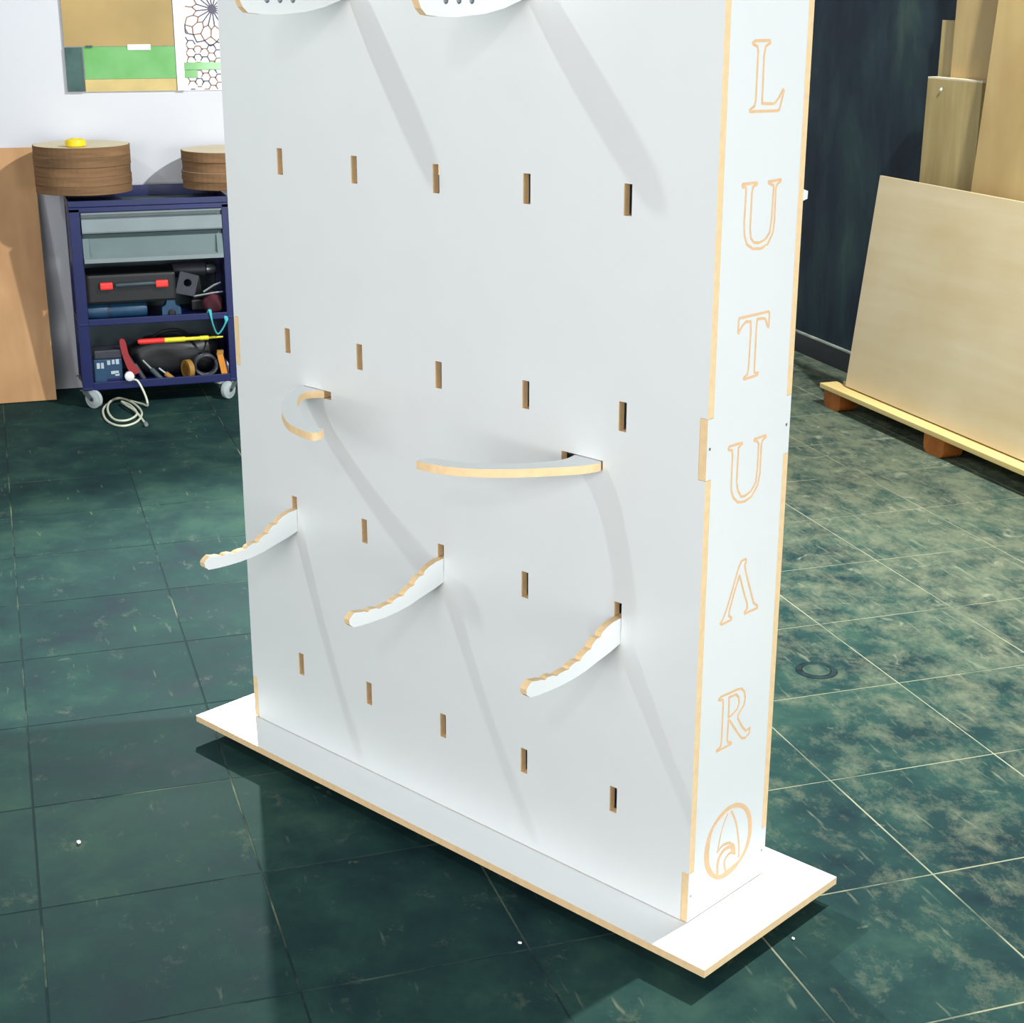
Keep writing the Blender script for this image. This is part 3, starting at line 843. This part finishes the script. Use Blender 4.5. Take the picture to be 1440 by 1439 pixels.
o_ = sheet([(-0.045, 0.0), (0.040, 0.0), (0.044, 0.095), (-0.042, 0.100)], [[(0.018 * math.cos(2 * PI * k / 14), 0.055 + 0.018 * math.sin(2 * PI * k / 14)) for k in range(14)]], lambda u, v, w: (0.012 - w, u, v + 0.0), 0.024)
o_.m = [0] * len(o_.m)
o_.build('plate', 'dgrey', e, xf=R_)
e = item('cloth_bag', (-3.745, 0.316, SZ), 'dark maroon cloth bag at the right end of the middle shelf', 'bag')
bm = bmesh.new(); bmesh.ops.create_icosphere(bm, subdivisions=3, radius=1)
for v in bm.verts:
    n_ = 0.10 * math.sin(5 * v.co.y + 3 * v.co.z) + 0.06 * math.sin(9 * v.co.x - 4 * v.co.z)
    v.co = Vector((v.co.x * 0.050 * (1 + n_), v.co.y * 0.045 * (1 + n_), max(-1, v.co.z) * 0.050 * (1 + 0.6 * n_) + 0.050))
    if v.co.z < 0.001: v.co.z = 0.001
MB().bm(bm).build('pouch', 'maroon', e, smooth=True)
e = item('webbing_strap', (-3.745, 0.316, SZ), 'turquoise strap looped down over the front of the middle shelf', 'strap')
MB().tube(smoothline([(0.062, -0.034, 0.012), (0.079, -0.026, 0.030), (0.084, -0.018, -0.03), (0.084, 0.000, -0.078), (0.084, 0.024, -0.058), (0.082, 0.044, -0.018), (0.064, 0.040, 0.012)], 5), 0.009, 8, flat=0.004).build('loop', 'strap', e, smooth=True)
e = item('steel_ruler', (-3.715, 0.322, SZ + 0.1), 'thin pale steel rod lying across the maroon bag', 'rod')
MB().tube([(0, -0.095, -0.012), (0, 0.0, 0.0), (0, 0.036, 0.003)], 0.0045, 6).build('rod', 'steel', e, smooth=True)
MB().tube([(0, -0.05, 0.006), (-0.004, 0.0, 0.034), (-0.006, 0.03, 0.044)], 0.005, 6).build('lever', 'steel', e, smooth=True)

# --- things on the bottom shelf (top face at 0.094)
SB = 0.0945
e = item('bit_case', (-3.756, -0.168, SB), 'dark blue case printed with small white marks at left of the bottom shelf', 'case')
MB().box(-0.06, 0.06, -0.066, 0.058, 0.0, 0.120, 0, 0.006).build('case_body', 'teal', e)
MB().box(-0.055, 0.058, -0.060, 0.060, 0.1205, 0.160, 0, 0.006).build('case_lid', 'dgrey', e)
for k_, (y, z, h_, w_) in enumerate(((-0.046, 0.092, 0.026, 0.014), (-0.028, 0.092, 0.026, 0.012), (0.000, 0.104, 0.020, 0.014), (0.020, 0.106, 0.020, 0.012), (0.038, 0.106, 0.022, 0.014), (0.024, 0.058, 0.014, 0.034), (0.034, 0.048, 0.012, 0.018))):
    MB().box(0.0601, 0.0608, y - w_ / 2, y + w_ / 2, z - h_ / 2, z + h_ / 2).build('printed_mark', 'label', e)
MB().box(0.0601, 0.064, -0.010, 0.050, 0.010, 0.034, 0, 0.002).build('clasp', 'navy', e)
e = item('hand_saw', (-3.70, -0.085, SB), 'dark red curved tool handle leaning beside the blue case', 'tool')
MB().prism(smoothline([(-0.028, 0.205), (-0.005, 0.200), (0.006, 0.14), (0.022, 0.10), (0.048, 0.062), (0.040, 0.048), (0.010, 0.046), (-0.012, 0.10), (-0.026, 0.16)], 4, True), 0, -0.011, 0.011).build('grip', 'dred', e, bevel=0.004)
MB().box(-0.004, 0.004, -0.018, 0.030, 0.001, 0.046).build('shank', 'black', e)
e = item('measuring_rod', (-3.695, 0.155, SB + 0.190), 'long red and yellow rod lying high across the bottom shelf', 'rod')
MB().lathe([(0.008, -0.190), (0.0125, -0.180), (0.0125, -0.072)], (0, 0, 0.0), 12, axis=1).build('grip', 'red', e, smooth=True)
MB().lathe([(0.0115, -0.0715), (0.0115, 0.020), (0.0085, 0.021), (0.0085, 0.085), (0.0105, 0.086), (0.0105, 0.125), (0.006, 0.126), (0.004, 0.19)], (0, 0, 0.0), 12, axis=1).build('shaft', 'yel2', e, smooth=True)
e = item('canvas_bag', (-3.855, 0.140, SB), 'black tool bag filling the back of the bottom shelf', 'bag')
bm = bmesh.new(); bmesh.ops.create_icosphere(bm, subdivisions=3, radius=1)
for v in bm.verts:
    sx_ = lambda t: math.copysign(abs(t) ** 0.6, t)
    n_ = 0.06 * math.sin(6 * v.co.y + 4 * v.co.z)
    v.co = Vector((sx_(v.co.x) * 0.085 * (1 + n_), sx_(v.co.y) * 0.205 * (1 + n_ * 0.4), sx_(v.co.z) * 0.085 * (1 + n_) + 0.093))
    if v.co.z < 0.001: v.co.z = 0.001
MB().bm(bm).build('bag_body', 'black', e, smooth=True)
MB().tube(smoothline([(0.03, -0.11, 0.165), (0.05, -0.06, 0.205), (0.05, 0.02, 0.21), (0.03, 0.08, 0.165)], 5), 0.008, 8).build('bag_handle', 'black', e, smooth=True)
for nm, loc, a, mt_, lab, ln in (('pliers', (-3.712, -0.010, SB), -28, 'dgrey', 'dark grey pliers leaning on the black bag, nearest the red handle', 0.16),
                                 ('chisel', (-3.706, 0.068, SB), -40, 'tray', 'small grey green tool leaning on the black bag, right of the pliers', 0.13),
                                 ('screwdriver', (-3.700, 0.120, SB), -48, 'ochre', 'short screwdriver with worn brown handle low in front of the black bag', 0.09)):
    e = item(nm, loc, lab, 'tool')
    rm = Matrix.Rotation(math.radians(-a), 4, 'X')
    MB().lathe([(0.004, 0.005), (0.012, 0.012), (0.012, ln * 0.55), (0.007, ln * 0.6)], (0, 0, 0), 10).build('grip', mt_, e, smooth=True, xf=rm @ Matrix.Translation((0, 0, 0.004)))
    MB().lathe([(0.0055, ln * 0.6), (0.005, ln)], (0, 0, 0), 8).build('blade', 'steel' if nm != 'pliers' else 'black', e, smooth=True, xf=rm @ Matrix.Translation((0, 0, 0.0045)))
e = item('tape_roll', (-3.722, 0.182, SB + 0.050), 'worn ochre tape ring standing on edge in front of the black bag', 'roll')
rp_ = [(0.030, -0.012), (0.044, -0.012), (0.044, 0.012), (0.030, 0.012), (0.030, -0.012)]
MB().lathe(rp_, (0, 0, 0.0), 24, axis=1).build('ring', 'ochre', e, xf=Matrix.Rotation(math.radians(22), 4, 'Z') @ Matrix.Translation((0, 0, 0.044 - 0.0495 + 0.0)))
e = item('wire_coil', (-3.712, 0.262, SB), 'dark coiled hose lying between the ochre ring and the orange clamp', 'coil')
MB().tube([(0.02 * math.sin(t * 0.7) , 0.050 * math.cos(t), 0.062 + 0.046 * math.sin(t) ) for t in [k * 0.35 for k in range(54)]], 0.007, 6).build('loops', 'dgrey', e, smooth=True)
e = item('orange_clamp', (-3.700, 0.336, SB), 'orange handled clamp at the right end of the bottom shelf', 'clamp')
MB().prism([(-0.022, 0.108), (0.004, 0.112), (0.022, 0.012), (-0.004, 0.004)], 0, -0.012, 0.012).build('handle', 'orange', e, bevel=0.005)
MB().prism([(-0.024, 0.1085), (0.006, 0.1125), (0.008, 0.128), (-0.020, 0.128)], 0, -0.010, 0.010).build('jaw', 'ochre', e, bevel=0.003)

# --- white extension cable lying in front of the cart, plug resting on the shelf edge
cb = empty('extension_cable', (-3.45, -0.10, 0))
tag(cb, 'white cable looped on the floor with its plug hung over the cart shelf edge', 'cable')
q = lambda P: [(x + 3.45, y + 0.10, z) for x, y, z in P]
path = [(-3.662, -0.070, 0.122), (-3.650, -0.052, 0.118), (-3.635, -0.035, 0.085), (-3.60, -0.022, 0.045), (-3.60, -0.020, 0.012), (-3.66, -0.035, 0.006), (-3.72, -0.07, 0.006),
        (-3.80, -0.120, 0.006), (-3.76, -0.165, 0.006), (-3.62, -0.212, 0.006), (-3.44, -0.215, 0.006), (-3.33, -0.185, 0.006), (-3.30, -0.14, 0.006), (-3.36, -0.085, 0.007), (-3.50, -0.055, 0.009), (-3.66, -0.075, 0.012),
        (-3.78, -0.125, 0.013), (-3.72, -0.175, 0.013), (-3.56, -0.196, 0.012), (-3.40, -0.180, 0.012), (-3.36, -0.13, 0.014), (-3.45, -0.080, 0.015), (-3.60, -0.09, 0.016), (-3.70, -0.125, 0.016),
        (-3.60, -0.108, 0.018), (-3.50, -0.083, 0.018), (-3.40, -0.066, 0.008), (-3.31, -0.058, 0.006)]
MB().tube(smoothline(q(path), 6), 0.0048, 8).build('cord', 'cable', cb, smooth=True)
MB().lathe([(0.010, -0.014), (0.021, -0.010), (0.021, 0.010), (0.012, 0.016)], q([(-3.656, -0.085, 0.140)])[0], 14, axis=0).build('plug', 'whitegloss', cb, smooth=True)
MB().lathe([(0.005, 0), (0.009, 0.004), (0.009, 0.034), (0.006, 0.038)], (0, 0, 0), 10, axis=0).build('connector', 'drawer', cb, smooth=True,
    xf=Matrix.Translation(q([(-3.305, -0.0575, 0.0092)])[0]))

# ------------------------------------------------------------------ brown discs stacked on the cart
ordn = ['bottom', 'second from bottom', 'third from bottom', 'fourth from bottom', 'fifth from bottom', 'topmost']
def disc_stack(cx, cy, r, z, hs, side):
    for k_, h_ in enumerate(hs):
        e = empty('brown_disc', (cx + random.uniform(-.002, .002), cy + random.uniform(-.003, .003), z), random.random() * 6)
        rr = r + random.uniform(-0.002, 0.002)
        n = 48
        prof = [(0, 0.0002), (rr - 0.001, 0.0002), (rr, 0.0012), (rr - 0.0008, h_ * 0.5), (rr, h_ - 0.0012), (rr - 0.001, h_)]
        MB().lathe(prof + [(0.0, h_)], (0, 0, 0), n).build('rim', ['kraft'], e)
        MB().lathe([(0, h_ + 0.0001), (rr - 0.004, h_ + 0.0001), (rr - 0.0045, h_ + 0.0006), (0, h_ + 0.0006)], (0, 0, 0), n).build('pale_face', 'krafttop', e)
        tag(e, '%s brown round board in the %s stack on the cart%s' % (ordn[k_] if k_ < len(hs) - 1 else 'topmost', side, ', pale on top' if k_ == len(hs) - 1 else ''), 'disc', 'brown discs on the cart')
        z += h_ + 0.0007
    return z
zt = disc_stack(-3.86, -0.200, 0.208, 0.941, [0.036, 0.038, 0.040, 0.042, 0.042], 'left')
disc_stack(-3.86, 0.434, 0.208, 0.941, [0.034, 0.040, 0.044, 0.044], 'right')
e = empty('tape_measure', (-3.72, -0.232, zt))
tag(e, 'small yellow round tape measure on top of the left disc stack', 'tape')
MB().lathe([(0, 0.0003), (0.036, 0.0003), (0.043, 0.006), (0.044, 0.018), (0.040, 0.030), (0.030, 0.034), (0, 0.034)], (0, 0, 0), 24).build('case', 'yellow', e, smooth=True)
MB().lathe([(0, 0.0342), (0.020, 0.0342), (0.019, 0.0362), (0, 0.0362)], (0, 0, 0), 18).build('hub', 'yel2', e, smooth=True)

# ------------------------------------------------------------------ board leaning on the white wall
def leaning(name, y0, y1, xb, xt, z0, z1, th, mat, label, cat):
    """board leaning against the white wall: foot face at xb, head face at xt"""
    e = empty(name, (xb, (y0 + y1) / 2, z0))
    a = math.atan2(xb - xt, z1 - z0)
    ln = math.hypot(xb - xt, z1 - z0)
    MB().box(-th, 0, -(y1 - y0) / 2, (y1 - y0) / 2, 0, ln, 0, 0.002).build('board', mat, e, xf=Matrix.Rotation(-a, 4, 'Y'))
    return tag(e, label, cat)
leaning('leaning_board', -1.30, -0.400, -3.872, -4.078, 0.004, 1.115, 0.018, 'leanwood', 'reddish plywood board leaning on the white wall left of the cart', 'board')

# ------------------------------------------------------------------ board of samples on the white wall
sb = empty('sample_board', (WX, 0.25, 1.35))
tag(sb, 'wall board of brown, green, slate and white lattice samples above the cart', 'wall board')
def wp(y0, y1, z0, z1, x0, x1, name, mat, par=sb):
    return MB().box(x0, x1, y0 - 0.25, y1 - 0.25, z0 - 1.35, z1 - 1.35, 0, 0.0008).build(name, mat, par)
Y1 = 0.80
wp(-0.228, Y1, 1.348, 2.05, 0.0005, 0.006, 'backing', 'whitegloss')
wp(-0.228, 0.252, 1.545, 2.05, 0.0065, 0.016, 'brown_panel', 'brownpanel')
wp(-0.148, 0.268, 1.404, 1.543, 0.0065, 0.014, 'green_panel', 'green')
wp(-0.150, 0.268, 1.350, 1.403, 0.0065, 0.012, 'tan_strip', 'tanpanel')
wp(-0.228, -0.153, 1.351, 1.541, 0.0065, 0.020, 'slate_sample', 'slate')
wp(0.255, 0.290, 1.350, 2.05, 0.0145, 0.020, 'white_strip', 'whitegloss')
wp(0.045, 0.146, 1.528, 1.552, 0.0165, 0.019, 'white_tab', 'whitegloss')
wp(-0.136, -0.108, 1.540, 1.549, 0.0165, 0.024, 'clip', 'slate')
wp(0.291, Y1, 1.440, 1.472, 0.0065, 0.013, 'green_strip', 'green')
wp(0.269, 0.35, 1.405, 1.439, 0.0065, 0.012, 'green_strip', 'green')
# lattice: a twelve-rayed star field cut as thin ribs
lat = MB(); lat2 = MB()
def rib(m, p, q_, wd):
    a, b = Vector(p), Vector(q_)
    if a.y < 1.352 - 0 and b.y < 1.352: return
    for P in (a, b): pass
    n_ = Vector((-(b - a).y, (b - a).x)).normalized() * wd / 2
    pts = [a - n_, b - n_, b + n_, a + n_]
    if min(p_.x for p_ in pts) < 0.293 or max(p_.x for p_ in pts) > 0.79 or min(p_.y for p_ in pts) < 1.351 or max(p_.y for p_ in pts) > 2.04: return
    m.prism([(p_.x - 0.25, p_.y - 1.35) for p_ in pts], 0, 0.0065, 0.0098)
def star(cy, cz, r0, main):
    N_ = 16
    P = lambda r, k: (cy + r * math.cos(2 * PI * k / N_ + 0.1), cz + r * math.sin(2 * PI * k / N_ + 0.1))
    for k in range(N_):
        m = lat2 if main else lat
        rib(m, P(r0 * 0.10, k), P(r0 * 0.48, k), 0.0050)
        rib(lat, P(r0 * 0.48, k), P(r0 * 0.60, k + 0.5), 0.0050)
        rib(lat, P(r0 * 0.60, k + 0.5), P(r0 * 0.48, k + 1), 0.0050)
        rib(lat, P(r0 * 0.60, k + 0.5), P(r0 * 0.80, k + 0.5), 0.0050)
        rib(lat, P(r0 * 0.80, k + 0.5), P(r0 * 0.95, k), 0.0050)
        rib(lat, P(r0 * 0.80, k + 0.5), P(r0 * 0.95, k + 1), 0.0050)
        rib(lat2, P(r0 * 0.95, k), P(r0 * 1.08, k + 0.5), 0.0050)
        rib(lat2, P(r0 * 1.08, k + 0.5), P(r0 * 0.95, k + 1), 0.0050)
    if main: MB().lathe([(r0 * 0.12, 0.0065), (r0 * 0.12, 0.011)], (0, cy - 0.25, cz - 1.35), 14, axis=0).build('lattice_eye', 'rib2', sb)
S_ = 0.150
stars = [(0.431, 1.703), (0.431 + 2.16 * S_, 1.703), (0.431, 1.703 + 2.16 * S_), (0.431 + 1.08 * S_, 1.703 - 1.62 * S_ - 0.02)]
for k, (cy, cz) in enumerate(stars):
    star(cy, cz, S_ if k < 3 else S_ * 0.8, k < 3)
HR = 0.0205
for a in range(-2, 20):
    for b_ in range(-2, 30):
        hy = 0.295 + a * HR * 1.5 + 0.004 * math.sin(3.1 * b_)
        hz = 1.352 + (b_ + (a % 2) * 0.5) * HR * 1.732 + 0.004 * math.sin(2.3 * a)
        if any(math.hypot(hy - cy, hz - cz) < (S_ if k < 3 else S_ * 0.8) * 1.10 for k, (cy, cz) in enumerate(stars)): continue
        V = lambda q: (hy + HR * math.cos(q * PI / 3), hz + HR * math.sin(q * PI / 3))
        for q in range(3): rib(lat if (a + b_) % 3 else lat2, V(q), V(q + 1), 0.0046)
lt = lat.build('lattice', 'rib', sb); lt['kind'] = 'stuff'
lt = lat2.build('lattice', 'rib2', sb); lt['kind'] = 'stuff'

# ------------------------------------------------------------------ pallet and boards against the dark wall
pl = empty('pallet', (-2.755, 2.888, 0), math.radians(1.6))
tag(pl, 'low pallet of pale planks on brown blocks along the dark wall', 'pallet')
PL = 1.95
MB().box(0, PL, 0, 0.088, 0.079, 0.101, 0, 0.003).build('deck_plank', 'deck', pl)
MB().box(0.01, PL, 0.115, 0.215, 0.079, 0.101, 0, 0.003).build('deck_plank', 'deck', pl)
MB().box(0.01, PL, 0.240, 0.345, 0.079, 0.101, 0, 0.003).build('deck_plank', 'deck', pl)
for x in (0.03, 0.82, 1.62):
    for y in (0.008, 0.235):
        bm = bmesh.new()
        bmesh.ops.create_cube(bm, size=1)
        for v in bm.verts: v.co = Vector((v.co.x * 0.14 + x + 0.07, v.co.y * 0.09 + y + 0.045, (v.co.z + 0.5) * 0.0785 + 0.0002))
        bmesh.ops.bevel(bm, geom=[e_ for e_ in bm.edges if abs((e_.verts[0].co - e_.verts[1].co).normalized().z) < 0.1 and min(e_.verts[0].co.z, e_.verts[1].co.z) < 0.01 and abs((e_.verts[0].co - e_.verts[1].co).normalized().y) > 0.9],
                        offset=0.030, segments=3, affect='EDGES', profile=0.5)
        MB().bm(bm).build('block', 'block', pl)
PZ = 0.1015
def upright(name, x0, x1, yb, yt, z0, z1, th, mat, label, cat='board', group=None, rz=0):
    """sheet standing at z0, its front face at yb below and yt above"""
    e = empty(name, (x0, yb, z0), rz)
    a = math.atan2(yt - yb, z1 - z0)
    ln = math.hypot(yt - yb, z1 - z0)
    MB().box(0, x1 - x0, 0, th, 0, ln, 0, 0.0015).build('panel', mat, e, xf=Matrix.Rotation(-a, 4, 'X'))
    return tag(e, label, cat, group)
R16 = math.radians(1.6)
upright('plywood_sheet', -2.640, -0.95, 2.952, 3.052, PZ + 0.006, 1.030, 0.018, 'ply', 'wide pale plywood sheet leaning frontmost on the pallet', 'sheet', rz=R16)
upright('tall_panel', -2.125, -1.00, 3.105, 3.235, PZ + 0.006, 2.15, 0.018, 'ply2', 'tall tan plywood panel behind the wide pale sheet, rising out of the frame', 'sheet', rz=R16)
e = upright('thick_board', -2.615, -2.215, 3.226, 3.232, PZ + 0.006, 1.432, 0.045, 'board', 'thick short old board with a pale top edge, behind the pale sheet', 'board')
MB().box(0, 0.400, 0.0062, 0.051, 1.432 - PZ - 0.0058, 1.440 - PZ - 0.006, 0, 0.001).build('lit_edge', 'krafttop', e)  # light on the board's top edge, painted as a pale strip
MB().lathe([(0.0, -0.004), (0.006, -0.004), (0.007, 0.0)], (0.115, 0.002, 1.285), 10, axis=1).build('nail', 'whitegloss', e)
upright('narrow_board', -2.660, -2.475, 3.304, 3.308, 0.003, 1.668, 0.018, 'board', 'narrow old board rearmost against the dark wall, its top corner in view', 'board')
upright('pale_plank', -2.522, -2.20, 3.279, 3.281, 0.003, 2.20, 0.020, 'ply2', 'pale plank rising out of the frame behind the thick short board', 'board')

# ------------------------------------------------------------------ small things on the floor
e = empty('floor_cover', (-0.100, 1.437, 0))
tag(e, 'round dark cover set in the slate floor right of the stand', 'cover')
MB().lathe([(0.040, 0.0006), (0.0402, 0.0018), (0.056, 0.0018), (0.058, 0.0006)], (0, 0, 0), 32).build('ring', 'coverring', e)
MB().lathe([(0, 0.0006), (0.0385, 0.0006), (0.038, 0.0022), (0, 0.0022)], (0, 0, 0), 28).build('lid', 'tile', e)
def chip(x, y, sx_, sy_, sz_, rz, label):
    e = empty('paint_chip', (x, y, 0), rz)
    bm = bmesh.new(); bmesh.ops.create_icosphere(bm, subdivisions=1, radius=1)
    for v in bm.verts:
        v.co = Vector((v.co.x * sx_ * random.uniform(.8, 1.1), v.co.y * sy_ * random.uniform(.8, 1.1), (v.co.z + 1) * sz_ / 2 + 0.0003))
    MB().bm(bm).build('flake', 'whitegloss', e)
    tag(e, label, 'chip', 'white chips on the floor')
chip(0.236, -0.545, 0.0075, 0.0055, 0.006, 0.3, 'largest white chip, alone on the floor at lower left')
chip(0.894, 0.250, 0.0050, 0.0040, 0.004, 0.9, 'white chip in the shadow before the long front edge of the base')
chip(1.045, 0.765, 0.0050, 0.0035, 0.004, 0.1, 'white chip on the floor near the right end of the base, the nearer of two')
chip(0.998, 0.740, 0.0045, 0.0035, 0.004, 1.2, 'white chip on the floor near the right end of the base, the farther of two')
